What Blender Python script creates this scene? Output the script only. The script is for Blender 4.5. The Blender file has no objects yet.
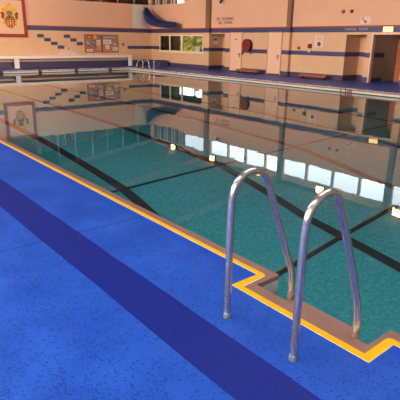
import bpy, bmesh, math, random
from mathutils import Vector, Matrix
from mathutils.geometry import tessellate_polygon
random.seed(7)
scn = bpy.context.scene
COL = scn.collection
PI = math.pi

# ------------------------------------------------------------------ materials
def s2l(c):
    return tuple(((v/12.92) if v <= .04045 else ((v+.055)/1.055)**2.4) for v in c)

def mat(name, rgb, rough=.6, metal=0., spec=.5, noise=0., nscale=4., bump=0., bscale=60., emit=None, estr=0.):
    """principled material, sRGB colour, optional mottling and bump"""
    m = bpy.data.materials.new(name); m.use_nodes = True
    nt = m.node_tree; b = nt.nodes['Principled BSDF']
    c = s2l(rgb)
    b.inputs['Base Color'].default_value = (*c, 1)
    b.inputs['Roughness'].default_value = rough
    b.inputs['Metallic'].default_value = metal
    b.inputs['Specular IOR Level'].default_value = spec
    tc = nt.nodes.new('ShaderNodeTexCoord')
    if noise:
        n = nt.nodes.new('ShaderNodeTexNoise'); n.inputs['Scale'].default_value = nscale; n.inputs['Detail'].default_value = 5
        nt.links.new(tc.outputs['Object'], n.inputs['Vector'])
        r = nt.nodes.new('ShaderNodeValToRGB')
        r.color_ramp.elements[0].position = .3; r.color_ramp.elements[1].position = .7
        r.color_ramp.elements[0].color = (*[v*(1-noise) for v in c], 1)
        r.color_ramp.elements[1].color = (*[min(1, v*(1+noise)) for v in c], 1)
        nt.links.new(n.outputs['Fac'], r.inputs['Fac']); nt.links.new(r.outputs['Color'], b.inputs['Base Color'])
    if bump:
        n = nt.nodes.new('ShaderNodeTexNoise'); n.inputs['Scale'].default_value = bscale
        nt.links.new(tc.outputs['Object'], n.inputs['Vector'])
        bp = nt.nodes.new('ShaderNodeBump'); bp.inputs['Strength'].default_value = bump; bp.inputs['Distance'].default_value = .01
        nt.links.new(n.outputs['Fac'], bp.inputs['Height']); nt.links.new(bp.outputs['Normal'], b.inputs['Normal'])
    if emit:
        b.inputs['Emission Color'].default_value = (*s2l(emit), 1); b.inputs['Emission Strength'].default_value = estr
    return m

M = {}
M['tan'] = mat('tan_glazed_wall', (.85, .69, .55), .5, noise=.05, nscale=1.5)
M['peach'] = mat('peach_painted_wall', (.88, .69, .58), .7, noise=.03, nscale=1.2)
M['blue_tile'] = mat('blue_tile', (.24, .26, .42), .4, noise=.08)
M['red_tile'] = mat('red_tile', (.60, .17, .13), .4, noise=.08)
M['skirt'] = mat('brown_skirting_tile', (.42, .22, .20), .5, noise=.1)
M['white_wall'] = mat('pale_painted_wall', (.86, .82, .80), .7)
M['post_paint'] = mat('pale_post_paint', (.62, .56, .50), .6)
M['lettering'] = mat('brown_lettering_paint', (.40, .20, .15), .6)
M['frame_paint'] = mat('cream_window_frame', (.92, .84, .74), .5)
M['splash'] = mat('pale_mosaic', (.88, .76, .70), .5, noise=.06, nscale=9)
M['sign_pink'] = mat('pale_sign', (.90, .78, .72), .5)
M['pale_letter'] = mat('pale_lettering', (.70, .67, .72), .6)
M['door'] = mat('pale_door_paint', (.92, .75, .65), .45)
M['door_edge'] = mat('door_frame_paint', (.80, .62, .48), .5)
M['steel_brown'] = mat('brown_column_paint', (.50, .38, .29), .5)
M['ceiling'] = mat('dark_timber_ceiling', (.38, .34, .31), .8, noise=.15, nscale=3)
M['beam'] = mat('brown_beam', (.52, .33, .20), .7)
M['yellow'] = mat('yellow_edge_tile', (.98, .71, .0), .45, noise=.03)
M['brown'] = mat('brown_coping_tile', (.57, .41, .36), .45, noise=.08, nscale=12)
M['pale_tile'] = mat('pale_waterline_tile', (.78, .80, .78), .3, noise=.06, nscale=20)
M['gutter'] = mat('gutter_shadow_paint', (.15, .15, .14), .6)
M['lane'] = mat('black_lane_tile', (.22, .26, .28), .5)
M['black'] = mat('black_plastic', (.05, .05, .05), .5)
M['grey'] = mat('grey_metal', (.5, .5, .5), .4, .6)
M['white'] = mat('white_plastic', (.92, .90, .88), .4)
M['red'] = mat('red_plastic', (.50, .09, .06), .4)
M['dark_red'] = mat('dark_red_hose', (.42, .10, .07), .5)
M['gold'] = mat('gold_paint', (.88, .66, .16), .5, noise=.15, nscale=14)
M['helmet'] = mat('grey_paint', (.48, .42, .46), .5)
M['crest_red'] = mat('crest_red_paint', (.60, .13, .09), .5, noise=.1, nscale=14)
M['cream'] = mat('cream_board', (.88, .71, .60), .6)
M['frame_red'] = mat('red_frame_paint', (.58, .13, .09), .45)
M['slide_blue'] = mat('blue_slide_plastic', (.07, .17, .40), .35)
M['wood'] = mat('orange_brown_wood', (.62, .34, .20), .5, noise=.15, nscale=8)
M['dark_wood'] = mat('dark_wood', (.25, .16, .11), .6, noise=.1)
M['cork'] = mat('cork_board', (.68, .48, .40), .9, noise=.1, nscale=30)
M['curtain'] = mat('red_curtain_cloth', (.50, .14, .10), .9, noise=.1)
M['gallery'] = mat('gallery_brown', (.46, .36, .31), .8)
M['office'] = mat('office_wall', (.52, .46, .36), .8)
M['lobby'] = mat('lobby_wall', (.72, .58, .47), .8)
M['hedge'] = mat('hedge_leaves', (.48, .45, .12), .9, noise=.6, nscale=1.6)
M['steel'] = mat('polished_steel', (.76, .75, .73), .17, .88)
M['ferrule'] = mat('grey_ferrule', (.62, .64, .62), .35, .7)
M['exit'] = mat('exit_light_diffuser', (.95, .9, .7), .5, emit=(1., .82, .40), estr=1.7)
M['lamp'] = mat('floodlight_glass', (1, .9, .7), .5, emit=(1., .74, .42), estr=34.)
M['officelamp'] = mat('office_lamp_glass', (1, .9, .7), .5, emit=(1., .85, .6), estr=14.)

def glass_pane():
    m = bpy.data.materials.new('window_glass'); m.use_nodes = True; nt = m.node_tree; nt.nodes.clear()
    o = nt.nodes.new('ShaderNodeOutputMaterial'); t = nt.nodes.new('ShaderNodeBsdfTransparent'); g = nt.nodes.new('ShaderNodeBsdfGlossy')
    g.inputs['Roughness'].default_value = .02; mx = nt.nodes.new('ShaderNodeMixShader'); t.inputs['Color'].default_value = (.93, .96, .95, 1)
    mx.inputs[0].default_value = .04; nt.links.new(t.outputs[0], mx.inputs[1]); nt.links.new(g.outputs[0], mx.inputs[2]); nt.links.new(mx.outputs[0], o.inputs[0])
    return m
M['glass'] = glass_pane()

def water_mat():
    m = bpy.data.materials.new('pool_water'); m.use_nodes = True; nt = m.node_tree; nt.nodes.clear()
    o = nt.nodes.new('ShaderNodeOutputMaterial'); rf = nt.nodes.new('ShaderNodeBsdfRefraction'); g = nt.nodes.new('ShaderNodeBsdfGlossy')
    rf.inputs['IOR'].default_value = 1.33; rf.inputs['Roughness'].default_value = 0; g.inputs['Roughness'].default_value = 0
    rf.inputs['Color'].default_value = (.90, .99, .99, 1); g.inputs['Color'].default_value = (1, 1, 1, 1)
    fr = nt.nodes.new('ShaderNodeFresnel'); fr.inputs['IOR'].default_value = 1.42
    mx = nt.nodes.new('ShaderNodeMixShader')
    tc = nt.nodes.new('ShaderNodeTexCoord'); n = nt.nodes.new('ShaderNodeTexNoise'); n.inputs['Scale'].default_value = 2.2; n.inputs['Detail'].default_value = 2
    bp = nt.nodes.new('ShaderNodeBump'); bp.inputs['Strength'].default_value = .12; bp.inputs['Distance'].default_value = .006
    nt.links.new(tc.outputs['Object'], n.inputs['Vector']); nt.links.new(n.outputs['Fac'], bp.inputs['Height'])
    for s in (rf, g, fr): nt.links.new(bp.outputs['Normal'], s.inputs['Normal'])
    nt.links.new(fr.outputs[0], mx.inputs[0]); nt.links.new(rf.outputs[0], mx.inputs[1]); nt.links.new(g.outputs[0], mx.inputs[2]); nt.links.new(mx.outputs[0], o.inputs[0])
    return m
M['water'] = water_mat()

def pool_mat():
    m = mat('teal_pool_tile', (.25, .62, .62), .6)
    nt = m.node_tree; b = nt.nodes['Principled BSDF']; tc = nt.nodes.new('ShaderNodeTexCoord')
    v = nt.nodes.new('ShaderNodeTexVoronoi'); v.inputs['Scale'].default_value = 16; nt.links.new(tc.outputs['Object'], v.inputs['Vector'])
    n = nt.nodes.new('ShaderNodeTexNoise'); n.inputs['Scale'].default_value = 24; n.inputs['Detail'].default_value = 5; n.inputs['Roughness'].default_value = .75
    nt.links.new(tc.outputs['Object'], n.inputs['Vector'])
    r = nt.nodes.new('ShaderNodeValToRGB'); e = r.color_ramp.elements
    e[0].position = .38; e[1].position = .66; e[0].color = (*s2l((.22, .76, .82)), 1); e[1].color = (*s2l((.50, .92, .94)), 1)
    nt.links.new(n.outputs['Fac'], r.inputs['Fac']); nt.links.new(r.outputs['Color'], b.inputs['Base Color'])
    return m
M['pool'] = pool_mat()

def deck_mat():
    m = mat('blue_rubber_deck_mat', (.1, .3, .7), .5)
    nt = m.node_tree; b = nt.nodes['Principled BSDF']; N = nt.nodes.new; L = nt.links.new
    b.inputs['Specular IOR Level'].default_value = .35
    tc = N('ShaderNodeTexCoord'); sp = N('ShaderNodeSeparateXYZ'); L(tc.outputs['Object'], sp.inputs[0])
    def math_(op, a, bb=None, c=None):
        x = N('ShaderNodeMath'); x.operation = op
        for i, v in enumerate((a, bb, c)):
            if v is None: continue
            if hasattr(v, 'links'): L(v, x.inputs[i])
            else: x.inputs[i].default_value = v
        return x.outputs[0]
    X, Y = sp.outputs['X'], sp.outputs['Y']
    # navy band laid along the deck
    nz = N('ShaderNodeTexNoise'); nz.inputs['Scale'].default_value = 1.5; L(tc.outputs['Object'], nz.inputs['Vector'])
    Yw = math_('ADD', Y, math_('MULTIPLY', math_('SUBTRACT', nz.outputs['Fac'], .5), .02))
    band = math_('COMPARE', Yw, 1.358, .15)
    # smooth edge border of the mats beside the yellow tiles
    border = math_('COMPARE', Y, 2.09, .05)
    # seams
    fx = math_('FRACT', math_('DIVIDE', math_('ADD', X, 100.03), 2.69))
    seam = math_('MULTIPLY', math_('LESS_THAN', math_('ABSOLUTE', math_('SUBTRACT', fx, .93)), .004), 1.)
    # stippled tread pattern
    vo = N('ShaderNodeTexVoronoi'); vo.inputs['Scale'].default_value = 26; L(tc.outputs['Object'], vo.inputs['Vector'])
    vb = N('ShaderNodeTexVoronoi'); vb.inputs['Scale'].default_value = 58; L(tc.outputs['Object'], vb.inputs['Vector'])
    n2 = N('ShaderNodeTexNoise'); n2.inputs['Scale'].default_value = 9; n2.inputs['Detail'].default_value = 3; L(tc.outputs['Object'], n2.inputs['Vector'])
    dots = math_('MAXIMUM', math_('LESS_THAN', vo.outputs['Distance'], .20), math_('MULTIPLY', math_('LESS_THAN', vb.outputs['Distance'], .34), math_('GREATER_THAN', n2.outputs['Fac'], .44)))
    dots = math_('MULTIPLY', dots, math_('SUBTRACT', 1., border))
    n3 = N('ShaderNodeTexNoise'); n3.inputs['Scale'].default_value = 2.5; n3.inputs['Detail'].default_value = 6; L(tc.outputs['Object'], n3.inputs['Vector'])
    ramp = N('ShaderNodeValToRGB'); e = ramp.color_ramp.elements; e[0].position = .3; e[1].position = .72
    e[0].color = (*s2l((.09, .27, .66)), 1); e[1].color = (*s2l((.15, .36, .76)), 1); L(n3.outputs['Fac'], ramp.inputs['Fac'])
    def mix(f, a, c):
        x = N('ShaderNodeMix'); x.data_type = 'RGBA'; L(f, x.inputs['Factor'])
        for i, v in ((6, a), (7, c)):
            if hasattr(v, 'links'): L(v, x.inputs[i])
            else: x.inputs[i].default_value = (*s2l(v), 1)
        return x.outputs[2]
    c = mix(band, ramp.outputs['Color'], (.07, .14, .50))
    c = mix(math_('MULTIPLY', dots, .48), c, (.05, .08, .30))
    c = mix(math_('MULTIPLY', border, .45), c, (.03, .24, .68))
    c = mix(math_('MULTIPLY', seam, .4), c, (.04, .07, .28))
    L(c, b.inputs['Base Color'])
    bp = N('ShaderNodeBump'); bp.inputs['Strength'].default_value = .35; bp.inputs['Distance'].default_value = .004; bp.invert = True
    L(dots, bp.inputs['Height']); L(bp.outputs['Normal'], b.inputs['Normal'])
    return m
M['deck'] = deck_mat()

# ------------------------------------------------------------------ mesh helpers
class MB:
    """collects geometry in world coordinates; build() makes ONE mesh object"""
    def __init__(self): self.v = []; self.f = []; self.m = []; self.s = []
    def add(self, vs, fs, mi=0, smooth=False):
        b = len(self.v); self.v += [Vector(p) for p in vs]
        for f in fs: self.f.append([b+i for i in f]); self.m.append(mi); self.s.append(smooth)
        return self
    def box(self, x0, x1, y0, y1, z0, z1, mi=0):
        return self.add([(x0,y0,z0),(x1,y0,z0),(x1,y1,z0),(x0,y1,z0),(x0,y0,z1),(x1,y0,z1),(x1,y1,z1),(x0,y1,z1)],
            [(0,3,2,1),(4,5,6,7),(0,1,5,4),(1,2,6,5),(2,3,7,6),(3,0,4,7)], mi)
    def tube(self, pts, r, n=16, mi=0, cap=True, closed=False):
        pts = [Vector(p) for p in pts]; K = len(pts); rr = r if isinstance(r, (list, tuple)) else [r]*K
        ring = []; up = None
        for i, p in enumerate(pts):
            if closed: t = pts[(i+1) % K]-pts[i-1]
            else: t = (pts[min(i+1, K-1)]-pts[max(i-1, 0)])
            t.normalize()
            if up is None: up = t.orthogonal().normalized()
            up = (up - t*up.dot(t)).normalized(); w = t.cross(up)
            ring.append([p + (up*math.cos(2*PI*k/n)+w*math.sin(2*PI*k/n))*rr[i] for k in range(n)])
        vs = [q for R in ring for q in R]; fs = []
        for i in range(K if closed else K-1):
            j = (i+1) % K
            for k in range(n): fs.append((i*n+k, i*n+(k+1) % n, j*n+(k+1) % n, j*n+k))
        self.add(vs, fs, mi, True)
        if cap and not closed: self.add(ring[0], [tuple(range(n))[::-1]], mi); self.add(ring[-1], [tuple(range(n))], mi)
        return self
    def cyl(self, p, q, r, n=24, mi=0): return self.tube([p, q], r, n, mi)
    def poly(self, pts2, z, holes=(), mi=0, flip=False, zf=None):
        loops = [[Vector((x, y, 0)) for x, y in pts2]] + [[Vector((x, y, 0)) for x, y in h] for h in holes]
        flat = [v for l in loops for v in l]; tr = tessellate_polygon(loops)
        out = []
        for a, b, c in tr:
            nz = (flat[b]-flat[a]).cross(flat[c]-flat[a]).z
            t = (a, b, c) if nz > 0 else (a, c, b)
            out.append(t[::-1] if flip else t)
        return self.add([(v.x, v.y, z if zf is None else zf(v.x)) for v in flat], out, mi)
    def prism(self, outline, axis, a, b, mi=0):
        """outline in the two other axes, extruded along axis between a and b"""
        def P(u, v, w): return {'x': (w, u, v), 'y': (u, w, v), 'z': (u, v, w)}[axis]
        n = len(outline); vs = [P(u, v, a) for u, v in outline]+[P(u, v, b) for u, v in outline]
        tr = tessellate_polygon([[Vector((u, v, 0)) for u, v in outline]])
        fs = [tuple(t) for t in tr]+[tuple(i+n for i in t[::-1]) for t in tr]
        fs += [(i, (i+1) % n, (i+1) % n+n, i+n) for i in range(n)]
        return self.add(vs, fs, mi)
    def build(self, name, mats, parent=None, bevel=0, fix=True):
        o0 = parent_world(parent)
        me = bpy.data.meshes.new(name); me.from_pydata([tuple(v-o0) for v in self.v], [], self.f)
        for m in (mats if isinstance(mats, list) else [mats]): me.materials.append(m)
        me.polygons.foreach_set('material_index', self.m); me.polygons.foreach_set('use_smooth', self.s)
        if fix:
            bm = bmesh.new(); bm.from_mesh(me); bmesh.ops.recalc_face_normals(bm, faces=bm.faces); bm.to_mesh(me); bm.free()
        o = bpy.data.objects.new(name, me); COL.objects.link(o)
        if parent is not None: o.parent = parent
        if bevel:
            md = o.modifiers.new('bevel', 'BEVEL'); md.width = bevel; md.segments = 2; md.limit_method = 'ANGLE'
        return o

def parent_world(p):
    v = Vector((0, 0, 0))
    while p is not None: v += p.location; p = p.parent
    return v
def tag(o, label=None, cat=None, group=None, kind=None):
    if label: o['label'] = label
    if cat: o['category'] = cat
    if group: o['group'] = group
    if kind: o['kind'] = kind
    return o
def thing(name, loc, label, cat, group=None):
    o = bpy.data.objects.new(name, None); o.empty_display_size = .1; COL.objects.link(o); o.location = loc
    return tag(o, label, cat, group)
def struct(o, label=None): return tag(o, label, None, None, 'structure')
def copy_tree(o, parent=None):
    c = o.copy(); COL.objects.link(c); c.parent = parent
    for ch in list(o.children): copy_tree(ch, c)
    return c
def text_mesh(name, body, size, mtx, m, parent=None, extrude=.004, sx=1., bold=0.):
    cu = bpy.data.curves.new(name, 'FONT'); cu.body = body; cu.size = size; cu.extrude = extrude; cu.align_x = 'CENTER'; cu.align_y = 'CENTER'; cu.offset = bold
    t = bpy.data.objects.new(name+'_curve', cu); COL.objects.link(t)
    dg = bpy.context.evaluated_depsgraph_get(); me = bpy.data.meshes.new_from_object(t.evaluated_get(dg)); me.name = name
    bpy.data.objects.remove(t)
    me.transform(Matrix.Translation(-parent_world(parent)) @ mtx @ Matrix.Diagonal((sx, 1, 1, 1)))
    me.materials.clear(); me.materials.append(m)
    o = bpy.data.objects.new(name, me); COL.objects.link(o); o.parent = parent
    return o
FACE_Y = lambda x, y, z: Matrix.Translation((x, y, z)) @ Matrix.Rotation(PI/2, 4, 'X')              # read by someone looking along +Y

# ------------------------------------------------------------------ the pool and its deck
WY, LX = 17.3, -25.91          # wall planes
WZ = -.12                      # water level
NY, RX = -5., 5.               # wall behind the camera, wall past the right end
blue = [(-23.74,2.135),(-1.968,2.135),(-1.968,1.900),(-.972,1.900),(-.972,2.135),(1.5,2.135),(1.5,14.50),(-23.74,14.50)]
def rounded(cx, cy, r, a0, a1, n=5): return [(cx+r*math.cos(a0+(a1-a0)*i/n), cy+r*math.sin(a0+(a1-a0)*i/n)) for i in range(n+1)]
yel = [(-23.70,2.180)] + rounded(-1.947,2.150,.03,PI/2,0) + [(-1.905,1.948),(-1.026,1.948)] + rounded(-.996,2.150,.03,PI,PI/2) + [(1.46,2.180),(1.46,14.46),(-23.70,14.46)]
cop = [(-23.55,2.250),(-1.870,2.250),(-1.870,2.033),(-1.62,2.033),(-1.60,2.105),(-1.17,2.105),(-1.165,2.028),(-1.056,2.028),(-1.056,2.250),(1.3,2.250),(1.3,14.25),(-23.55,14.25)]
fl = MB(); fl.poly([(LX-.3,NY-.2),(RX+.2,NY-.2),(RX+.2,WY+.0),(LX-.3,WY+.0)], 0, [blue]); struct(fl.build('floor', M['deck'], fix=False))
mb = MB(); mb.poly(blue, 0.001, [yel]); struct(mb.build('trim_1', M['yellow'], fix=False), 'yellow tile edging line around the pool')
mb = MB(); mb.poly(yel, 0.0, [cop])
n = len(cop)
mb.add([(x, y, 0) for x, y in cop]+[(x, y, -.035) for x, y in cop], [(i, (i+1) % n, (i+1) % n+n, i+n) for i in range(n)])
struct(mb.build('trim_2', M['brown'], fix=False), 'brown tiled coping around the pool')
basin = MB()
PROF = [(-23.55,1.30),(-9.3,1.38),(-6.0,1.66),(-4.1,2.32),(-2.0,2.60),(1.3,2.75)]
def depth(x):
    for (a, da), (b, db) in zip(PROF, PROF[1:]):
        if x <= b or b == 1.3: return -(da+(db-da)*(x-a)/(b-a)) + WZ
body = [(-23.55,2.250),(-1.870,2.250),(-1.870,2.033),(-1.056,2.033),(-1.056,2.250),(1.3,2.250),(1.3,14.25),(-23.55,14.25)]
n = len(body)
basin.add([(x, y, -.035) for x, y in body]+[(x, y, WZ-.05) for x, y in body], [(i, (i+1) % n, (i+1) % n+n, i+n) for i in range(n)], 1)
basin.add([(x, y, WZ-.05) for x, y in body]+[(x, y, -3.1) for x, y in body], [(i, (i+1) % n, (i+1) % n+n, i+n) for i in range(n)], 0)
xs = [q[0] for q in PROF]
for a, b in zip(xs, xs[1:]):
    basin.add([(a,1.9,depth(a)),(b,1.9,depth(b)),(b,14.25,depth(b)),(a,14.25,depth(a))], [(0,1,2,3)], 0)
pool = struct(basin.build('pool_basin', [M['pool'], M['pale_tile']], fix=False), 'teal tiled swimming pool basin')
for y in (3.45, 5.4, 7.4, 9.4, 11.4):
    mb = MB(); w = .085
    for a, b in zip([-23.3]+xs[1:-1], xs[1:-1]+[1.1]):
        mb.add([(a,y-w,depth(a)+.004),(b,y-w,depth(b)+.004),(b,y+w,depth(b)+.004),(a,y+w,depth(a)+.004)], [(0,1,2,3)])
    mb.build('lane_line', M['lane'], pool, fix=False)
for x in (-6.0, -3.42):
    mb = MB(); mb.add([(x-.04,2.25,depth(x)+.006),(x+.04,2.25,depth(x)+.008),(x+.04,14.25,depth(x)+.008),(x-.04,14.25,depth(x)+.006)], [(0,1,2,3)])
    mb.build('cross_line', M['lane'], pool, fix=False)
mb = MB()
mb.box(-23.56,1.3,14.235,14.249,WZ-.005,WZ+.02); mb.box(-23.549,-23.535,2.3,14.25,WZ-.005,WZ+.02)
mb.build('gutter_shadow', M['gutter'], pool)  # gutter shadow under the coping, put in as a dark strip
water = MB(); water.poly([(x, y) for x, y in body], WZ)
tag(water.build('pool_water', M['water'], fix=False), 'still clear teal water filling the swimming pool', 'water', None, 'stuff')
# red depth mark painted on the far coping face
text_mesh('depth_mark', '1.1m', .20, FACE_Y(-9.55, 14.24, -.055), M['red'], pool, .004, 1.3, .006)

# ------------------------------------------------------------------ walls with painted bands
def wall_grid(axis, plane, thick, us, zs, matfn, holes):
    """boxes on a grid of u (x or y) and z; holes = (u0,u1,z0,z1)"""
    U = sorted(set([round(u, 4) for u in us]+[round(h[i], 4) for h in holes for i in (0, 1)]))
    Z = sorted(set([round(z, 4) for z in zs]+[round(h[i], 4) for h in holes for i in (2, 3)]))
    mb = MB()
    for a, b in zip(U, U[1:]):
        for c, d in zip(Z, Z[1:]):
            um, zm = (a+b)/2, (c+d)/2
            if any(h[0] < um < h[1] and h[2] < zm < h[3] for h in holes): continue
            mi = matfn(um, zm)
            if axis == 'y': mb.box(a, b, plane, plane+thick, c, d, mi)
            else: mb.box(plane-thick, plane, a, b, c, d, mi)
    return mb
WM = [M['tan'], M['peach'], M['blue_tile'], M['red_tile'], M['skirt'], M['white_wall']]
ZS = [0, .05, .21, .95, 1.13, 1.89, 2.08, 2.135, 3.48]
def bands(z, mid=True):
    if z < .05: return 4
    if z < .21: return 2
    if z < .95: return 0
    if z < 1.13: return 2 if mid else 0
    if z < 1.89: return 0
    if z < 2.08: return 2
    if z < 2.135: return 3
    return 1
TOP = 5.8
CZ, SY = 4.72, 9.0        # ceiling height at the right wall, start of its slope
# right-hand wall (far long side)
wins = [(a, b, 3.6, 4.42) for a, b in ((-22.6,-20.62),(-20.1,-18.65),(-18.59,-17.31),(-17.25,-15.88),(-15.82,-14.93),(-14.66,-13.27),(-13.21,-11.83),(-11.77,-10.48),(-10.42,-9.28),(-8.98,-7.6),(-7.54,-6.1))]
holes = [(-25.05,-20.86,.85,1.79),(-20.35,-19.13,0,1.84),(-11.83,-10.93,0,1.80),(-10.62,-9.30,0,1.80),(LX,-22.6,3.48,4.6)] + wins
mb = wall_grid('y', WY, .12, [LX-.3, RX], ZS+[CZ], lambda u, z: bands(z), holes)
wr = struct(mb.build('wall_right', WM))
# left-hand wall (short end); open gallery above it
def lm(u, z):
    if u > 15.95 and 2.135 < z < 3.48: return 5
    return bands(.1 if .05 < z < .31 else z, u > 15.56)
mb = wall_grid('x', LX, .3, [NY-.2, 15.56, 15.95, WY], [.31 if z == .21 else z for z in ZS], lm, [])
wl = struct(mb.build('wall_left', WM))
for k, (y0, z0) in enumerate(((10.06,1.70),(11.56,1.70))):
    pass
mb = MB()
for y0 in (10.06, 11.55):
    for k in range(4 if y0 < 11 else 3):
        mb.box(LX-.01, LX+.012, y0+.365*k, y0+.365*(k+1), 1.70-.19*k-.17, 1.70-.19*k)
mb.build('blue_accent_tiles', M['blue_tile'], wl)
mb = MB()
mb.prism([(11.1,.63),(11.2,.74),(11.33,.80),(11.35,.95),(11.52,.88),(11.6,1.02),(11.75,.93),(11.9,1.0),(12.0,.86),(12.15,.80),(12.3,.70),(12.38,.60),(12.0,.57),(11.3,.57)], 'x', LX-.01, LX+.012)
mb.build('pale_splash_mosaic', M['splash'], wl)
mb = MB(); mb.box(LX-.01,LX+.018,11.72,11.85,.92,.965); mb.box(LX-.01,LX+.018,11.26,11.33,.57,.62); mb.build('dark_mosaic_chips', M['dark_wood'], wl)
# walls out of view that close the hall
mb = wall_grid('y', NY-.3, .3, [LX-.3, RX], [0, .2, TOP], lambda u, z: 0, [(-24+k*4, -20.6+k*4, 1.0, 3.9) for k in range(7)])
struct(mb.build('wall_near', [M['tan']]))
mb = MB(); mb.box(RX, RX+.3, NY-.3, WY+.12, 0, TOP); struct(mb.build('wall_end', M['peach']))
# gallery behind the walls' tops
mb = MB(); mb.box(-30.2,LX-.3,NY-.3,20.3,3.36,3.47); mb.box(LX-.3,-20.6,WY+.12,20.3,3.36,3.47); struct(mb.build('gallery_floor', M['gallery']))
mb = MB(); mb.box(-30.5,-30.2,NY-.3,20.6,3.36,TOP); struct(mb.build('wall_gallery', M['gallery']))
mb = wall_grid('y', 20.3, .3, [-30.2, -20.4], [3.36, 4.45], lambda u, z: 0, [(-27.6+k*1.25, -26.55+k*1.25, 3.65, 4.2) for k in range(5)])
mb.box(-20.7,-20.4,WY+.12,20.3,3.36,4.38)
struct(mb.build('wall_gallery_side', [M['gallery']]))
# ceiling with beams
def ceil_z(y): return TOP if y < SY else TOP-(TOP-CZ)*(y-SY)/(WY-SY)
mb = MB(); mb.prism([(NY-.3,TOP),(SY,TOP),(20.7,ceil_z(20.7)),(20.7,ceil_z(20.7)+.2),(SY,TOP+.2),(NY-.3,TOP+.2)],'x',-30.5,RX+.3); ceil = struct(mb.build('ceiling', M['ceiling']))
for x in (-26.0,-20.4,-14.8,-9.2,-3.6,2.0):
    mb = MB(); mb.prism([(NY,TOP-.001),(NY,TOP-.3),(SY,TOP-.3),(WY,CZ-.25),(WY,CZ-.001),(SY,TOP-.001)],'x',x-.1,x+.1); mb.build('ceiling_beam', M['beam'], ceil)
# ------------------------------------------------------------------ columns, windows, openings of the right wall
k = 1
for i, x in enumerate((-20.38,-14.8,-9.12)):
    w = .15 if i == 0 else .11
    mb = MB(); mb.box(x-w,x+w,WY-.16,WY+.02,2.137,CZ-.01,0)
    o = struct(mb.build('trim_%d' % (3+i), M['steel_brown'], bevel=.01), 'brown painted steel column against the right wall')
    mb = MB(); mb.box(x-w-.03,x+w+.03,WY-.17,WY+.02,.0,.05,4)
    for z0, z1 in zip(ZS[1:7], ZS[2:8]): mb.box(x-w-.03,x+w+.03,WY-.17,WY+.02,z0,z1,bands((z0+z1)/2))
    mb.build('column_casing', WM, o)
# office window
def window(nm, x0, x1, z0, z1, mull=(), fw=.05, glass=True, y=WY, fm='door', sill=True):
    mb = MB()
    mb.box(x0,x0+fw,y-.02,y+.03,z0,z1); mb.box(x1-fw,x1,y-.02,y+.03,z0,z1); mb.box(x0+fw,x1-fw,y-.02,y+.03,z1-fw,z1); mb.box(x0+fw,x1-fw,y-.02,y+.03,z0,z0+fw)
    for m, w in mull: mb.box(m-w/2,m+w/2,y-.02,y+.03,z0+fw,z1-fw)
    o = struct(mb.build(nm, M[fm]))
    if glass:
        g = MB(); g.box(x0+fw,x1-fw,y+.03,y+.038,z0+fw,z1-fw); g.build('pane', M['glass'], o)
    if sill:
        s = MB(); s.box(x0-.1,x1+.1,y-.07,y-.02,z0-.05,z0); s.build('window_sill', M[fm], o)
    return o
window('window_1', -25.05, -20.86, .85, 1.79, [(-23.98,.09),(-22.80,.14)], .06, fm='frame_paint')
for i, (a, b, c, d) in enumerate(wins): window('window_%d' % (i+2), a, b, c, d, fw=.02, sill=False, fm='steel_brown')
for i in range(7): window('window_%d' % (i+13), -24+i*4, -20.6+i*4, 1.0, 3.9, [(-22.9+i*4,.08),(-21.7+i*4,.08)], .08, y=NY-.2, sill=False)
# doors flush in the right wall
def flush_door(nm, x0, x1, hx, side):
    f = MB(); f.box(x0-.04,x0,WY-.03,WY+.02,0,1.915); f.box(x1,x1+.04,WY-.03,WY+.02,0,1.915); f.box(x0,x1,WY-.03,WY+.02,1.875,1.915)
    o = struct(f.build(nm, M['door_edge']))
    p = MB(); p.box(x0,x1,WY-.022,WY-.001,.06,1.875); d = p.build('door_leaf', M['door'], o, bevel=.003)
    t = MB(); t.box(x0,x1,WY-.018,WY-.001,.0,.06); t.build('dark_threshold', M['dark_wood'], o)
    h = MB(); h.box(hx-.035,hx+.035,WY-.035,WY-.02,.72,.92); h.tube([(hx,WY-.03,.87),(hx,WY-.075,.87),(hx+side*.13,WY-.075,.87)],.013,10); h.build('door_handle', M['grey'], o)
    return o
d1 = flush_door('door_1', -18.66, -17.86, -17.96, -1)
mb = MB(); mb.box(-18.33,-18.18,WY-.03,WY-.02,1.56,1.60); mb.build('door_label', M['dark_wood'], d1)
d2 = flush_door('door_2', -16.06, -15.26, -15.42, 1)
# alcoves
def alcove(nm, x0, x1, dep, zt, m0=0):
    mb = MB(); y1 = WY+dep
    Z = [0,.05,.21,.95,1.13,zt]
    for z0, z1 in zip(Z, Z[1:]):
        mi = bands((z0+z1)/2)
        mb.box(x0-.1,x1+.1,y1,y1+.1,z0,z1,mi); mb.box(x0-.1,x0,WY+.12,y1,z0,z1,mi); mb.box(x1,x1+.1,WY+.12,y1,z0,z1,mi)
    mb.box(x0-.1,x1+.1,WY+.12,y1+.1,zt,zt+.1,0)
    mb.box(x0-.1,x1+.1,WY,y1,-.05,0.002,6)
    return struct(mb.build(nm, WM+[M['deck']]))
alcove('wall_alcove', -20.35, -19.13, .9, 1.84)
alcove('wall_alcove', -11.83, -10.93, 1.0, 1.80)
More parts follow.
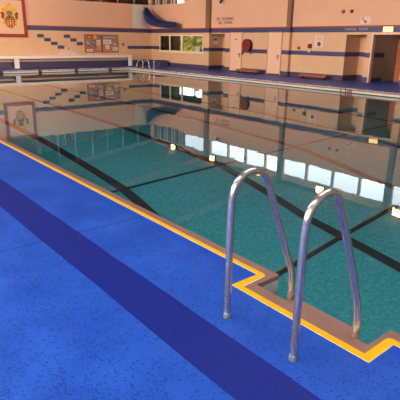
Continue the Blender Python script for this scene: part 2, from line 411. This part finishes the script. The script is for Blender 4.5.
# doorway to the changing rooms with its lobby
mb = MB()
mb.box(-11.9,-8.0,19.6,19.7,0,2.3,0); mb.box(-8.1,-8.0,WY+.12,19.6,0,2.3,0); mb.box(-10.82,-10.72,WY+.12,19.6,0,2.3,0)
mb.box(-10.82,-8.0,WY+.12,19.7,2.3,2.4,0); mb.box(-10.72,-8.0,WY,19.6,-.05,.002,1)
lob = struct(mb.build('wall_lobby', [M['lobby'], M['deck']]))
mb = MB(); mb.box(-10.719,-10.700,WY+.12,18.35,.95,1.13); mb.box(-10.719,-10.700,WY+.12,18.35,0.,.16); mb.build('dark_band', M['blue_tile'], lob)
mb = MB(); mb.box(-10.66,-10.60,WY-.05,WY+.14,0,1.86); mb.box(-9.30,-9.24,WY-.05,WY+.14,0,1.86); mb.box(-10.60,-9.30,WY-.05,WY+.14,1.80,1.86)
d3 = struct(mb.build('door_3', M['door'], bevel=.006), 'open doorway with a pale frame below the lit sign')
mb = MB(); mb.box(-10.22,-9.95,WY+1.16,WY+1.20,.02,1.80); mb.build('door_leaf', M['wood'], d3)
mb = MB(); mb.box(-9.93,-8.2,WY+1.20,WY+1.24,.02,1.80); mb.build('dark_opening_sheet', M['dark_wood'], d3)  # dark sheet standing in for the unlit opening beside the brown leaf

# ------------------------------------------------------------------ office behind the window
mb = wall_grid('y', 25.0, .2, [-36, -19.8], [0, 3.3], lambda u, z: 0, [(-34.5,-29.6,.55,2.7)])
struct(mb.build('wall_office_back', [M['office']]))
for nm, q in (('wall_office_left', (-36.2,-36,WY+.12,25.2,0,3.3)), ('wall_office_right', (-19.8,-19.6,18.5,25.2,0,3.3)), ('wall_office_front', (-36,LX-.3,WY+.0,WY+.12,0,3.3)),
    ('ceiling_office', (-36,-19.8,WY+.13,25,3.2,3.3)), ('floor_office', (-36,-20.46,WY+.12,25,-.1,0))):
    mb = MB(); mb.box(*q); struct(mb.build(nm, M['office']))
mb = MB(); mb.box(-20.46,-20.37,WY+.12,18.5,0,3.2); mb.box(-20.46,-19.8,18.35,18.5,0,3.2); struct(mb.build('wall_office_corner', M['office']))
mb = MB()
for x in (-34.5,-32.9,-31.2,-29.64): mb.box(x-.04,x+.04,24.98,25.1,.55,2.7)
mb.box(-34.5,-29.6,24.98,25.1,1.98,2.04); struct(mb.build('window_20', M['dark_wood']))
hd = MB()
for i in range(240):
    x, z = random.uniform(-36,-28), random.uniform(.0,2.0); r = random.uniform(.2,.45); y = 27+random.uniform(-.3,.3)
    hd.tube([(x-r*.6,y,z),(x,y-.1,z+r*.15),(x+r*.6,y,z)], [r*.4,r,r*.3], 7)
tag(hd.build('hedge', M['hedge']), 'yellow-green leafy shrubbery outside, seen through the office window', 'hedge')
t = thing('desk', (-22.35,18.25,0), 'brown desk inside the office behind the window', 'desk')
mb = MB(); mb.box(-23.3,-21.4,17.9,18.6,.72,.76); mb.build('desk_top', M['wood'], t)
for x in (-23.25,-21.5): mb = MB(); mb.box(x,x+.05,17.95,18.55,0,.72); mb.build('leg', M['dark_wood'], t)
t = thing('computer_monitor', (-22.45,18.15,.76), 'white computer monitor on the office desk', 'monitor')
mb = MB(); mb.box(-22.62,-22.22,18.12,18.17,.88,1.16); mb.build('screen', M['white'], t, bevel=.01)
mb = MB(); mb.box(-22.45,-22.39,18.14,18.19,.76,.9); mb.box(-22.54,-22.3,18.08,18.24,.76,.775); mb.build('stand', M['white'], t)
t = thing('filing_cabinet', (-28.35,20.7,0), 'dark filing cabinet standing inside the office at the left', 'cabinet')
mb = MB(); mb.box(-28.8,-27.9,20.4,21.0,0,2.0); mb.build('body', M['dark_wood'], t)
mb = MB()
for z in (.1,.57,1.04,1.51): mb.box(-28.76,-27.94,20.38,20.4,z,z+.42)
mb.build('drawer_fronts', M['gallery'], t)
t = thing('office_partition', (-32.3,22.94,0), 'dark panelled partition standing at the back of the office', 'partition')
mb = MB(); mb.box(-35.5,-31.0,22.9,22.98,0,3.0); mb.build('panel', M['dark_wood'], t)
mb = MB(); mb.box(-32.6,-32.0,22.86,22.9,.9,1.9); mb.build('pale_panel', M['lobby'], t)
t = thing('office_lamp', (-23.6,20.5,2.75), 'small round warm lamp hanging in the office', 'lamp')
mb = MB(); mb.tube([(-23.6,20.5,2.14),(-23.6,20.5,2.20),(-23.6,20.5,2.3),(-23.6,20.5,2.34)],[.04,.10,.10,.03],16); mb.build('globe', M['officelamp'], t)
mb = MB(); mb.cyl((-23.6,20.5,2.34),(-23.6,20.5,3.2),.01,8); mb.build('cord', M['black'], t)

# ------------------------------------------------------------------ gallery rail, curtains
t = thing('gallery_railing', (-24.3,WY+.12,3.48), 'pale slatted railing above the right wall by the corner', 'railing')
mb = MB(); mb.box(LX,-22.6,WY+.08,WY+.16,4.42,4.5); mb.build('handrail', M['white'], t)
for i in range(13):
    x = LX+.12+i*.26; mb = MB(); mb.box(x-.03,x+.03,WY+.09,WY+.15,3.48,4.42); mb.build('baluster', M['white' if i % 3 else 'steel_brown'], t)
for i, y in enumerate((10.8,11.87,12.96,14.0,15.1,16.2)):
    mb = MB(); mb.box(LX-.2,LX-.14,y-.03,y+.03,3.48,ceil_z(y+.03)-.002)
    struct(mb.build('trim_%d' % (6+i), M['post_paint']), 'slim pale post of the gallery above the left wall')
cn = ['red curtain in the left gallery farthest from the corner','red curtain in the left gallery, second from the far end','red curtain in the middle of the left gallery','red curtain in the left gallery nearest the corner']
def curtain(x0, y0, x1, y1, z0, z1, label):
    N = 28; vs = []; L = math.hypot(x1-x0, y1-y0); nx, ny = -(y1-y0)/L, (x1-x0)/L
    mb = MB(); a = []; 
    for s in (0, .02):
        for i in range(N+1):
            u = i/N; w = .05*math.sin(u*PI*9)+s
            a.append((x0+(x1-x0)*u+nx*w, y0+(y1-y0)*u+ny*w))
    P = [(x, y, z0) for x, y in a]+[(x, y, z1) for x, y in a]; K = N+1; T = 2*K
    fs = []
    for i in range(N): fs += [(i,i+1,T+i+1,T+i),(K+i,K+i+1,T+K+i+1,T+K+i),(T+i,T+i+1,T+K+i+1,T+K+i),(i,i+1,K+i+1,K+i)]
    fs += [(0,K,T+K,T),(N,K+N,T+K+N,T+N)]
    mb.add(P, fs, 0, True); return tag(mb.build('curtain', M['curtain']), label, 'curtain', 'red curtains in the gallery')
for i, y in enumerate((10.6,12.6,14.6,16.6)): curtain(-29.9,y,-29.9,y+.9,3.5,5.4,cn[i])
for i, x in enumerate((-27.9,-25.6,-23.2)): curtain(x,20.1,x+.5,20.1,3.5,4.3,['red curtain in the right gallery, left one','red curtain between the right gallery windows','red curtain at the right end of the right gallery'][i])

# ------------------------------------------------------------------ left wall furniture
t = thing('wall_bench', (LX+.25,8,0), 'long white ledge bench along the left wall with blue tiles under it', 'bench')
mb = MB(); mb.box(LX+.02,-25.4,NY,15.55,.475,.62); mb.build('seat', M['white'], t, bevel=.01)
for y in (3.6,6.2,8.70,15.46):
    mb = MB(); mb.box(-25.56,-25.42,y-.11,y+.11 if y < 15 else y+.09,0,.475); mb.build('pier', M['white'], t)
for i, y in enumerate((7.26,9.12,11.03,13.0)):
    t = thing('lane_anchor', (-23.6,y,0), ['brown lane rope anchor at the far pool end, leftmost','brown lane rope anchor at the far pool end, second from left','brown lane rope anchor at the far pool end below the notice board','brown lane rope anchor at the far pool end nearest the corner'][i], 'anchor', 'lane rope anchors at the far end')
    mb = MB(); mb.box(-23.62,-23.52,y-.06,y+.06,0.0,.025); mb.box(-23.549,-23.50,y-.08,y+.08,-.10,0.025); mb.build('bracket', M['dark_wood'], t, bevel=.01)
    mb = MB(); mb.tube([(-23.49+.03*math.cos(a*PI/6),y,-.03+.03*math.sin(a*PI/6)) for a in range(12)],.008,8,closed=True); mb.build('ring', M['grey'], t)
# crest board
YC = 8.73
t = thing('crest_board', (LX,YC,1.5), 'large framed board with a painted coat of arms in a red frame', 'board')
y0, y1, z0, z1, f = 7.90, 9.555, 1.52, 3.46, .165
mb = MB(); mb.box(LX+.001,LX+.05,y0,y1,z0,z0+f); mb.box(LX+.001,LX+.05,y0,y1,z1-f,z1); mb.box(LX+.001,LX+.05,y0,y0+f,z0+f,z1-f); mb.box(LX+.001,LX+.05,y1-f,y1,z0+f,z1-f); mb.build('frame', M['frame_red'], t)
mb = MB(); mb.box(LX+.001,LX+.02,y0+f,y1-f,z0+f,z1-f); pn = mb.build('panel', M['cream'], t)
def blob(cy, cz, pts): return [(cy+a, cz+b) for a, b in pts]
def fleur(cy, cz, r, lobes, amp, ph=0, sy=1., n=60):
    return [(cy+sy*r*(1+amp*math.sin(lobes*2*PI*i/n+ph))*math.cos(2*PI*i/n), cz+r*(1+amp*math.sin(lobes*2*PI*i/n+ph))*math.sin(2*PI*i/n)) for i in range(n)]
mb = MB(); mb.prism(fleur(YC,2.36,.40,9,.16,1.1,.92),'x',LX+.02,LX+.026); mb.prism(fleur(YC-.2,2.80,.16,5,.2,0.4),'x',LX+.02,LX+.0265); mb.prism(fleur(YC+.2,2.80,.16,5,.2,1.6),'x',LX+.02,LX+.0265); mb.prism(fleur(YC,3.0,.13,5,.3,1.2),'x',LX+.02,LX+.0268)
mb.build('mantling', M['gold'], t)
mb = MB(); mb.prism([(YC-.24,2.42),(YC+.24,2.42),(YC+.24,2.15),(YC+.13,2.02),(YC,1.96),(YC-.13,2.02),(YC-.24,2.15)],'x',LX+.024,LX+.032); sh = mb.build('shield', M['crest_red'], t)
mb = MB(); mb.box(LX+.03,LX+.036,YC-.018,YC+.018,2.0,2.40); mb.box(LX+.03,LX+.0362,YC-.22,YC+.22,2.19,2.225); mb.build('cross', M['cream'], sh)
for a in (-.12, .12):
    for b in (2.31, 2.12): mb = MB(); mb.prism(fleur(YC+a,b,.045,4,.35),'x',LX+.03,LX+.037); mb.build('charge', M['gold'], sh)
mb = MB(); mb.prism(fleur(YC,2.66,.14,3,.10,.5),'x',LX+.024,LX+.034); mb.prism([(YC-.09,2.5),(YC+.1,2.5),(YC+.12,2.62),(YC-.12,2.62)],'x',LX+.024,LX+.0345); mb.build('helmet', M['helmet'], t)
mb = MB()
for a in (-.15,-.05,.05,.15): mb.prism(fleur(YC+a,2.47,.045,3,.3),'x',LX+.026,LX+.036)
mb.build('torse', M['dark_wood'], t)
for s in (-1, 1):
    mb = MB(); mb.prism([(YC+s*a, b) for a, b in ((.27,2.42),(.34,2.38),(.42,2.46),(.40,2.58),(.45,2.66),(.38,2.74),(.30,2.70),(.24,2.60),(.28,2.52))],'x',LX+.026,LX+.033); mb.build('supporter', M['crest_red'], t)
# notice boards and what is pinned on them
PC = {'red': (.75,.16,.12), 'yellow': (.88,.66,.14), 'teal': (.42,.56,.58), 'white': (.88,.82,.80), 'blue': (.32,.34,.52), 'brown': (.50,.32,.27), 'pink': (.80,.56,.52), 'green': (.33,.42,.28), 'grey': (.52,.50,.54)}
for kx, v in PC.items(): M['p_'+kx] = mat('paper_'+kx, v, .8, noise=.12, nscale=12)
for (a, b, lab) in ((12.76,13.82,'cork notice board left of its neighbour, crowded with coloured posters'),(13.84,14.92,'cork notice board nearer the corner, with pale notices')):
    t = thing('notice_board', (LX,(a+b)/2,.75), lab, 'notice board', 'cork notice boards on the left wall')
    mb = MB(); mb.box(LX+.001,LX+.028,a,b,.75,1.735); mb.build('cork', M['cork'], t)
    mb = MB(); mb.box(LX+.001,LX+.03,a-.0,b,1.70,1.735); mb.box(LX+.001,LX+.03,a,b,.75,.785); mb.box(LX+.001,LX+.03,a,a+.03,.785,1.70); mb.box(LX+.001,LX+.03,b-.03,b,.785,1.70); mb.build('frame', M['skirt'], t)
papers = [(12.93,13.27,1.50,1.70,'red','red poster at the top of the left notice board'),(13.31,13.50,1.52,1.69,'yellow','yellow poster at the top of the left notice board'),(13.54,13.76,1.48,1.68,'green','dark green poster at the top right of the left notice board'),
 (12.84,13.12,1.18,1.44,'teal','teal poster at the left of the left notice board'),(13.16,13.42,1.24,1.44,'brown','brown notice in the middle of the left notice board'),(13.20,13.44,1.02,1.20,'blue','blue leaflet in the middle of the left notice board'),
 (12.84,13.10,.98,1.12,'red','small red poster low on the left notice board'),(12.86,13.22,.81,.94,'white','white notice at the bottom of the left notice board'),(13.50,13.74,1.16,1.44,'white','white notice upper right on the left notice board'),(13.50,13.76,.88,1.12,'pink','pink sheet lower right on the left notice board'),
 (13.90,14.80,1.52,1.67,'grey','long grey banner across the top of the right notice board'),(13.92,14.44,1.22,1.46,'white','wide white sheet on the right notice board'),(14.52,14.84,1.08,1.42,'grey','grey notice at the right of the right notice board'),
 (14.05,14.30,.95,1.16,'white','small white notice in the middle of the right notice board'),(14.02,14.34,.80,.92,'pink','pink slip at the bottom of the right notice board'),(14.52,14.86,.86,1.05,'white','white notice at the bottom right of the right notice board')]
for a, b, c, d, kx, lab in papers:
    mb = MB(); mb.box(LX+.031,LX+.034,a,b,c,d); o = tag(mb.build('pinned_notice', M['p_'+kx]), lab, 'notice')
    mb = MB(); yy = (a+b)/2
    for j in range(3): mb.box(LX+.034,LX+.0348,a+.04,b-.05*(j+1),c+(d-c)*(.25+.22*j),c+(d-c)*(.33+.22*j))
    mb.build('print', M['p_brown' if kx in ('white','pink','yellow') else 'p_white'], o)
t = thing('wall_sign', (LX,15.22,1.2), 'tiny blue and white sign on the left wall beside the notice boards', 'sign')
mb = MB(); mb.box(LX+.001,LX+.012,15.05,15.36,1.08,1.34); mb.build('plate', M['cream'], t)
mb = MB(); mb.prism([(15.21,1.12),(15.31,1.12),(15.31,1.30),(15.21,1.30)],'x',LX+.012,LX+.015); mb.prism(fleur(15.13,1.2,.03,3,.1),'x',LX+.012,LX+.015); mb.build('pictogram', M['blue_tile'], t)

# blue slide chute hung in the corner
t = thing('pool_slide', (-24.5,16.8,2.15), 'dark blue curved slide chute in the corner above the striped wall', 'slide')
path = [(-25.70,16.80,3.30),(-25.62,16.78,3.12),(-25.42,16.75,2.86),(-25.15,16.72,2.66),(-24.75,16.70,2.51),(-24.2,16.70,2.41),(-23.6,16.70,2.34),(-23.1,16.70,2.31),(-22.7,16.70,2.31)]
wd = [.09,.19,.25,.31,.27,.22,.19,.17,.15]
mb = MB(); mb.tube(path, wd, 20); mb.build('chute', M['slide_blue'], t)
mb = MB(); mb.tube([(p[0]-.05,p[1]-.12,p[2]+wd[i_]*.93) for i_, p in enumerate(path)], .02, 8); mb.build('rim', M['blue_tile'], t)
for i in (2, 6):
    p = path[i]; mb = MB(); mb.cyl((p[0],WY,p[2]-.02),(p[0],p[1]+.05,p[2]),.025,10); mb.build('bracket', M['grey'], t)

# ------------------------------------------------------------------ right wall fittings
t = thing('fire_hose_reel', (-17.36,WY-.1,1.31), 'dark red round fire hose reel on the wall between the two pale doors', 'hose reel')
c = (-17.36, 1.31)
mb = MB(); mb.cyl((c[0],WY-.20,c[1]),(c[0],WY-.18,c[1]),.29,36); mb.cyl((c[0],WY-.04,c[1]),(c[0],WY-.06,c[1]),.29,36); mb.build('reel_disc', M['red'], t)
mb = MB()
for r_ in (.16,.21,.26):
    for yy in (WY-.16,WY-.12,WY-.08): mb.tube([(c[0]+r_*math.cos(a*PI/14),yy,c[1]+r_*math.sin(a*PI/14)) for a in range(28)],.022,8,closed=True)
mb.tube([(c[0]+.22,WY-.12,c[1]-.16),(c[0]+.27,WY-.12,c[1]-.34),(c[0]+.24,WY-.12,c[1]-.42),(c[0]+.18,WY-.12,c[1]-.36)],.016,8); mb.build('hose', M['black'], t)
mb = MB(); mb.cyl((c[0],WY,c[1]),(c[0],WY-.22,c[1]),.08,20); mb.build('hub', M['dark_red'], t)
mb = MB(); mb.cyl((c[0]+.18,WY-.12,c[1]-.36),(c[0]+.13,WY-.12,c[1]-.30),.02,10); mb.build('nozzle', M['grey'], t)
def plate(nm, x0, x1, z0, z1, m, lab, cat, d=.012): 
    t = thing(nm, ((x0+x1)/2,WY,z0), lab, cat); mb = MB(); mb.box(x0,x1,WY-d,WY-.001,z0,z1); mb.build('plate', M[m], t, bevel=.002); return t
t = plate('mounting_plate', -17.83, -17.72, .86, .95, 'dark_red', 'small dark plate on the wall under the hose reel', 'plate', .03)
mb = MB(); mb.cyl((-17.775,WY-.03,.905),(-17.775,WY-.05,.905),.025,12); mb.build('knob', M['black'], t)
t = plate('safety_sign', -13.40, -12.93, 1.29, 1.77, 'sign_pink', 'square pinkish white sign with a blue disc beside the alarm point', 'sign')
mb = MB(); mb.prism(fleur(-13.15,1.42,.09,3,.0),'y',WY-.018,WY-.012); mb.build('blue_disc', M['blue_tile'], t)
mb = MB(); [mb.box(-13.3,-13.02-.03*j,WY-.015,WY-.012,1.58+.06*j,1.60+.06*j) for j in range(3)]; mb.build('print', M['p_pink'], t)
t = plate('warning_sign', -11.28, -10.84, 2.19, 2.45, 'sign_pink', 'small white sign with a red mark above the lettering', 'sign')
mb = MB(); mb.prism(fleur(-11.05,2.27,.05,3,.3),'y',WY-.018,WY-.012); mb.build('red_mark', M['red'], t)
mb = MB(); mb.prism([(-11.24,2.41),(-11.20,2.43),(-11.08,2.31),(-11.12,2.29)],'y',WY-.018,WY-.012); mb.build('arrow', M['helmet'], t)
t = thing('fire_alarm_point', (-14.22,WY,1.2), 'small red fire alarm call point left of the dispenser', 'alarm')
mb = MB(); mb.box(-14.28,-14.16,WY-.05,WY-.001,1.18,1.30); mb.build('box', M['red'], t, bevel=.006)
mb = MB(); mb.box(-14.25,-14.19,WY-.055,WY-.05,1.21,1.27); mb.build('glass', M['dark_red'], t)
t = thing('dispenser', (-13.6,WY,1.08), 'small red and white dispenser on the wall under the blue-disc sign', 'dispenser')
mb = MB(); mb.box(-13.68,-13.53,WY-.10,WY-.001,1.24,1.42); mb.build('body', M['dark_red'], t, bevel=.01)
mb = MB(); mb.tube([(-13.60,WY-.06,1.07),(-13.60,WY-.06,1.10),(-13.60,WY-.06,1.18),(-13.60,WY-.06,1.21)],[.03,.07,.07,.03],14); mb.build('cup', M['white'], t)
for i, (x, kx, lab) in enumerate(((-12.09,'helmet','grey round alarm sounder high on the wall, left of the pair'),(-11.70,'dark_red','dark red round alarm sounder high on the wall, right of the pair'))):
    t = thing('alarm_sounder', (x,WY,2.67), lab, 'alarm')
    mb = MB(); mb.tube([(x,WY,2.67),(x,WY-.05,2.67),(x,WY-.09,2.67)],[.075,.075,.05] if i == 0 else [.065,.065,.04],20); mb.build('body', M[kx], t)
    mb = MB(); mb.cyl((x,WY-.09,2.67),(x,WY-.10,2.67),.03,14); mb.build('grille', M['black'], t)
t = thing('exit_light', (-10.04,WY,1.90), 'lit yellow sign box above the open doorway', 'light')
mb = MB(); mb.box(-10.24,-9.83,WY-.06,WY-.001,1.89,2.08); mb.build('housing', M['white'], t, bevel=.01)
mb = MB(); mb.box(-10.22,-9.85,WY-.068,WY-.061,1.90,2.07); mb.build('diffuser', M['exit'], t)
def lettering(words, z, size, m, y, lab):
    t = thing('wall_lettering', (sum(q[1] for q in words)/len(words), WY, z), lab, 'lettering')
    for wd_, x in words: text_mesh('word', wd_, size, FACE_Y(x, y, z), M[m], t, .004, .95)
lettering([('CHANGE', -11.68), ('ROOM', -11.10)], 2.0, .135, 'pale_letter', WY-.012, 'pale lettering on the blue band above the dark alcove')
lettering([('NO', -19.66), ('RUNNING', -18.95)], 2.56, .20, 'lettering', WY-.006, 'upper line of small dark lettering high on the wall right of the first column')
lettering([('NO', -19.50), ('DIVING', -18.92)], 2.37, .20, 'lettering', WY-.006, 'lower line of small dark lettering high on the wall right of the first column')
t = thing('security_camera', (-19.32,WY,3.4), 'small dark security camera high on the wall above the dark lettering', 'camera')
mb = MB(); mb.cyl((-19.40,WY,3.46),(-19.40,WY-.15,3.44),.02,8); mb.box(-19.45,-19.35,WY-.02,WY-.001,3.40,3.52); mb.build('bracket', M['black'], t)
mb = MB(); mb.tube([(-19.42,WY-.12,3.44),(-19.25,WY-.26,3.36),(-19.17,WY-.32,3.32)],[.045,.05,.06],12); mb.build('body', M['black'], t)
t = thing('alcove_notice', (-20.34,WY+.4,1.3), 'white notice on the side wall of the alcove beside the office window', 'notice')
mb = MB(); mb.box(-20.349,-20.337,WY+.22,WY+.60,1.32,1.72); mb.build('sheet', M['white'], t)
mb = MB(); mb.box(-20.337,-20.334,WY+.28,WY+.54,1.50,1.62); mb.build('print', M['p_grey'], t)
t = thing('wall_switch', (-18.95,WY,.9), 'tiny orange wall switch between the alcove and the first pale door', 'switch')
mb = MB(); mb.box(-19.0,-18.92,WY-.02,WY-.001,.86,.93); mb.build('plate', M['wood'], t)
mb = MB(); mb.box(-18.975,-18.945,WY-.028,WY-.02,.88,.91); mb.build('rocker', M['white'], t)
for (x0, x1, lab) in ((-13.72,-12.35,'low orange-brown wooden bench at the foot of the wall below the blue-disc sign'),(-17.75,-16.25,'low orange-brown wooden bench at the foot of the wall between the pale doors')):
    t = thing('low_bench', ((x0+x1)/2,16.95,0), lab, 'bench')
    mb = MB(); mb.box(x0,x1,16.84,16.94,.08,.18); mb.box(x0,x1,16.96,17.06,.08,.18); mb.build('slatted_top', M['wood'], t)
    for x in (x0+.1,x1-.15): mb = MB(); mb.box(x,x+.05,16.86,17.04,0,.08); mb.build('leg', M['dark_wood'], t)
# floodlights above the high windows ; the added fill lamps reuse their shape
fg = 'warm floodlights above the high windows'
t0 = thing('floodlight', (0,0,0), 'x', 'light', fg)
mb = MB(); mb.box(-.20,.20,-.05,.06,-.14,.16); mb.build('housing', M['black'], t0, bevel=.01)
mb = MB(); mb.box(-.18,.18,-.062,-.052,-.125,.145); mb.build('lens', M['lamp'], t0)
mb = MB(); mb.box(-.02,.02,.05,.198,-.02,.02); mb.build('bracket', M['grey'], t0)
nmz = ['first','second','third','fourth','fifth']
for i in range(5):
    o = t0 if i == 0 else copy_tree(t0)
    o.location = (-23.35+3.71*i, WY-.20, 4.55); o['label'] = 'small warm floodlight high on the right wall, %s counted from the corner' % nmz[i]

# ------------------------------------------------------------------ grab rails
def smooth_path(pts, n=6):
    P = [Vector(p) for p in pts]; out = []
    for i in range(len(P)-1):
        p0, p1, p2, p3 = P[max(i-1,0)], P[i], P[i+1], P[min(i+2,len(P)-1)]
        for k in range(n):
            t = k/n; out.append(.5*((2*p1)+(p2-p0)*t+(2*p0-5*p1+4*p2-p3)*t*t+(3*p1-p0-3*p2+p3)*t**3))
    out.append(P[-1]); return out
def grab_rail(nm, a, b, prof, lab, r=.0198, group=None, low=-.0):
    a = Vector((*a, 0)); b = Vector((*b, 0)); d = (b-a).normalized()
    t = thing(nm, a, lab, 'grab rail', group)
    pts = [a+d*u+Vector((0,0,z)) for u, z in prof]
    mb = MB(); mb.tube(smooth_path(pts, 7), r, 20); mb.build('rail', M['steel'], t)
    for q, zz, nm_, mm in ((a, 0., 'foot_collar', 'ferrule'), (a+d*prof[-1][0], prof[-1][1], 'end_socket', 'steel_brown')):
        mb = MB(); mb.tube([q+Vector((0,0,zz)), q+Vector((0,0,zz+.012)), q+Vector((0,0,zz+.03)), q+Vector((0,0,zz+.034))], [r*1.14, r*1.14, r*1.10, r*1.0], 20); mb.build(nm_, M[mm], t)
    return t
profL = [(0,0),(0,.18),(0,.361),(.0,.55),(.002,.652),(.008,.725),(.026,.787),(.063,.831),(.115,.852),(.175,.842),(.224,.797),(.256,.717),(.292,.61),(.334,.50),(.395,.335),(.425,.258),(.447,.185),(.456,.11),(.459,.0)]
profR = [(0,0),(0,.2),(0,.444),(.0,.58),(.003,.684),(.012,.755),(.040,.812),(.085,.848),(.134,.856),(.178,.828),(.210,.759),(.256,.640),(.317,.478),(.351,.377),(.386,.262),(.408,.185),(.419,.11),(.421,.0)]
grab_rail('pool_grab_rail', (-1.707,1.623), (-1.62,2.07), profL, 'near polished steel grab rail on the left, planted on the blue deck')
grab_rail('pool_grab_rail', (-1.221,1.624), (-1.14,2.04), profR, 'near polished steel grab rail on the right, closest to the camera')
# small rails at the far corner
pf = [(0,0),(.02,.18),(.08,.34),(.18,.42),(.30,.42),(.40,.36),(.44,.05)]
grab_rail('corner_grab_rail', (-23.0,14.35), (-22.3,14.65), [(u, z) for u, z in pf], 'slim curved steel rail at the far pool corner, leftmost', .02)
grab_rail('corner_grab_rail', (-22.5,14.4), (-21.8,14.7), [(u, z) for u, z in pf], 'slim curved steel rail at the far pool corner, middle one', .02)
t = thing('corner_post', (-21.68,14.6,0), 'straight pale steel post right of the curved rails at the far corner', 'post')
mb = MB(); mb.cyl((-21.68,14.6,0),(-21.68,14.6,.52),.022,12); mb.build('post', M['steel'], t)
mb = MB(); mb.cyl((-21.68,14.6,.0),(-21.68,14.6,.03),.04,12); mb.build('base', M['ferrule'], t)
t = thing('storage_box', (-24.8,16.6,0), 'low dark storage box on the deck in the far corner', 'box')
mb = MB(); mb.box(-25.1,-23.9,16.5,17.1,0,.30); mb.build('body', M['blue_tile'], t, bevel=.01)
mb = MB(); mb.box(-25.12,-23.88,16.48,17.12,.30,.34); mb.build('lid', M['black'], t, bevel=.01)

# ------------------------------------------------------------------ light
w = bpy.data.worlds.new('daylight'); scn.world = w; w.use_nodes = True
w.node_tree.nodes['Background'].inputs[0].default_value = (.95, .97, 1.0, 1); w.node_tree.nodes['Background'].inputs[1].default_value = 7.0
def area(name, loc, rot, sx, sy, power, col):
    l = bpy.data.lights.new(name, 'AREA'); l.shape = 'RECTANGLE'; l.size = sx; l.size_y = sy; l.energy = power; l.color = col
    o = bpy.data.objects.new(name, l); COL.objects.link(o); o.location = loc; o.rotation_euler = rot; return o
for i in range(7):       # daylight entering by each window of the wall behind the camera
    area('window_daylight', (-22.3+4*i, NY+.05, 2.45), (PI/2, 0, 0), 3.2, 2.7, 105, (1., .97, .92))
for i in range(10):      # daylight entering by the high windows
    a, b, c, d = wins[i]
    area('high_window_daylight', ((a+b)/2, WY+.14, 4.0), (-PI/2, 0, 0), b-a, .8, 14, (.85, .93, 1.))
for i in range(5):       # added overhead fill under the ceiling, brightening deck and pool floor
    area('overhead_fill', (-20+5.5*i, -2.6, TOP-.01), (0, 0, 0), 4.6, 2.4, (380, 330, 240, 160, 150)[i], (.95, .98, 1.))
area('overhead_fill', (-.5, 3.2, TOP-.01), (0, 0, 0), 4.6, 5.0, 205, (.95, .98, 1.))  # one more added fill, above the near end of the pool
def spot(loc, aim, power, ang, col=(1., .70, .46), r=.12, blend=.8):
    l = bpy.data.lights.new('fill_spot', 'SPOT'); l.energy = power; l.spot_size = math.radians(ang); l.spot_blend = blend; l.shadow_soft_size = r; l.color = col
    o = bpy.data.objects.new('fill_spot', l); COL.objects.link(o); o.location = loc
    o.rotation_euler = (Vector(aim)-Vector(loc)).to_track_quat('-Z', 'Y').to_euler()
far = [(-22, -24.5), (-17.5, -19.5), (-13, -14.5), (-8.5, -9.5), (-4, -4.5)]
for i, (x, ax) in enumerate(far):   # unseen lamps added behind the camera to brighten the far wall
    o = copy_tree(t0); o.rotation_euler.z = PI; o.location = (x, NY+.2, 4.9); o['label'] = 'added fill floodlight high on the unseen wall behind the viewer, %s from the far end' % nmz[i]; o['group'] = 'added fill floodlights behind the viewer'
    spot((x, NY+.35, 4.9), (ax, WY, 1.4), 5400, 34)
for i, y in enumerate((3., 10.)):  # unseen lamps added on the end wall to brighten the left wall
    o = copy_tree(t0); o.rotation_euler.z = -PI/2; o.location = (RX-.2, y, 4.9); o['label'] = 'added fill floodlight high on the unseen end wall, %s from the entrance side' % nmz[i]; o['group'] = 'added fill floodlights on the end wall'
    spot((RX-.35, y, 4.9), (LX, y+1.5, 1.8), 10500, 32)
l = area('office_fill', (-26, 21, 3.15), (0, 0, 0), 3, 1, 60, (1., .9, .7))  # added fill without a fitting, brightens the office interior
l = area('lobby_fill', (-9.6, 18.5, 2.28), (0, 0, 0), .8, .3, 4, (1., .85, .65))  # added fill that lifts the lobby inside the doorway

# ------------------------------------------------------------------ camera
cam = bpy.data.cameras.new('camera'); co = bpy.data.objects.new('camera', cam); COL.objects.link(co)
fw = Vector((-0.73054441,0.60309631,-0.32028066)); rt = Vector((0.63298549,0.77404188,0.01373106)); up = Vector((-0.2561918,0.19270186,0.94722318))
R = Matrix((rt, up, -fw)).transposed().to_4x4(); co.matrix_world = Matrix.Translation((0, 0, 1.5)) @ R
cam.sensor_width = 36; cam.lens = 472.07/400*36; cam.clip_start = .05; cam.clip_end = 200
scn.camera = co
vs = scn.view_settings; vs.view_transform = 'Standard'; vs.look = 'None'; vs.gamma = 1; vs.use_curve_mapping = False; vs.exposure = 0.
cy = scn.cycles; cy.use_denoising = True; cy.max_bounces = 12; cy.transmission_bounces = 10; cy.diffuse_bounces = 5; cy.glossy_bounces = 6; cy.transparent_max_bounces = 12
cy.caustics_refractive = True; cy.caustics_reflective = False; cy.sample_clamp_indirect = 6
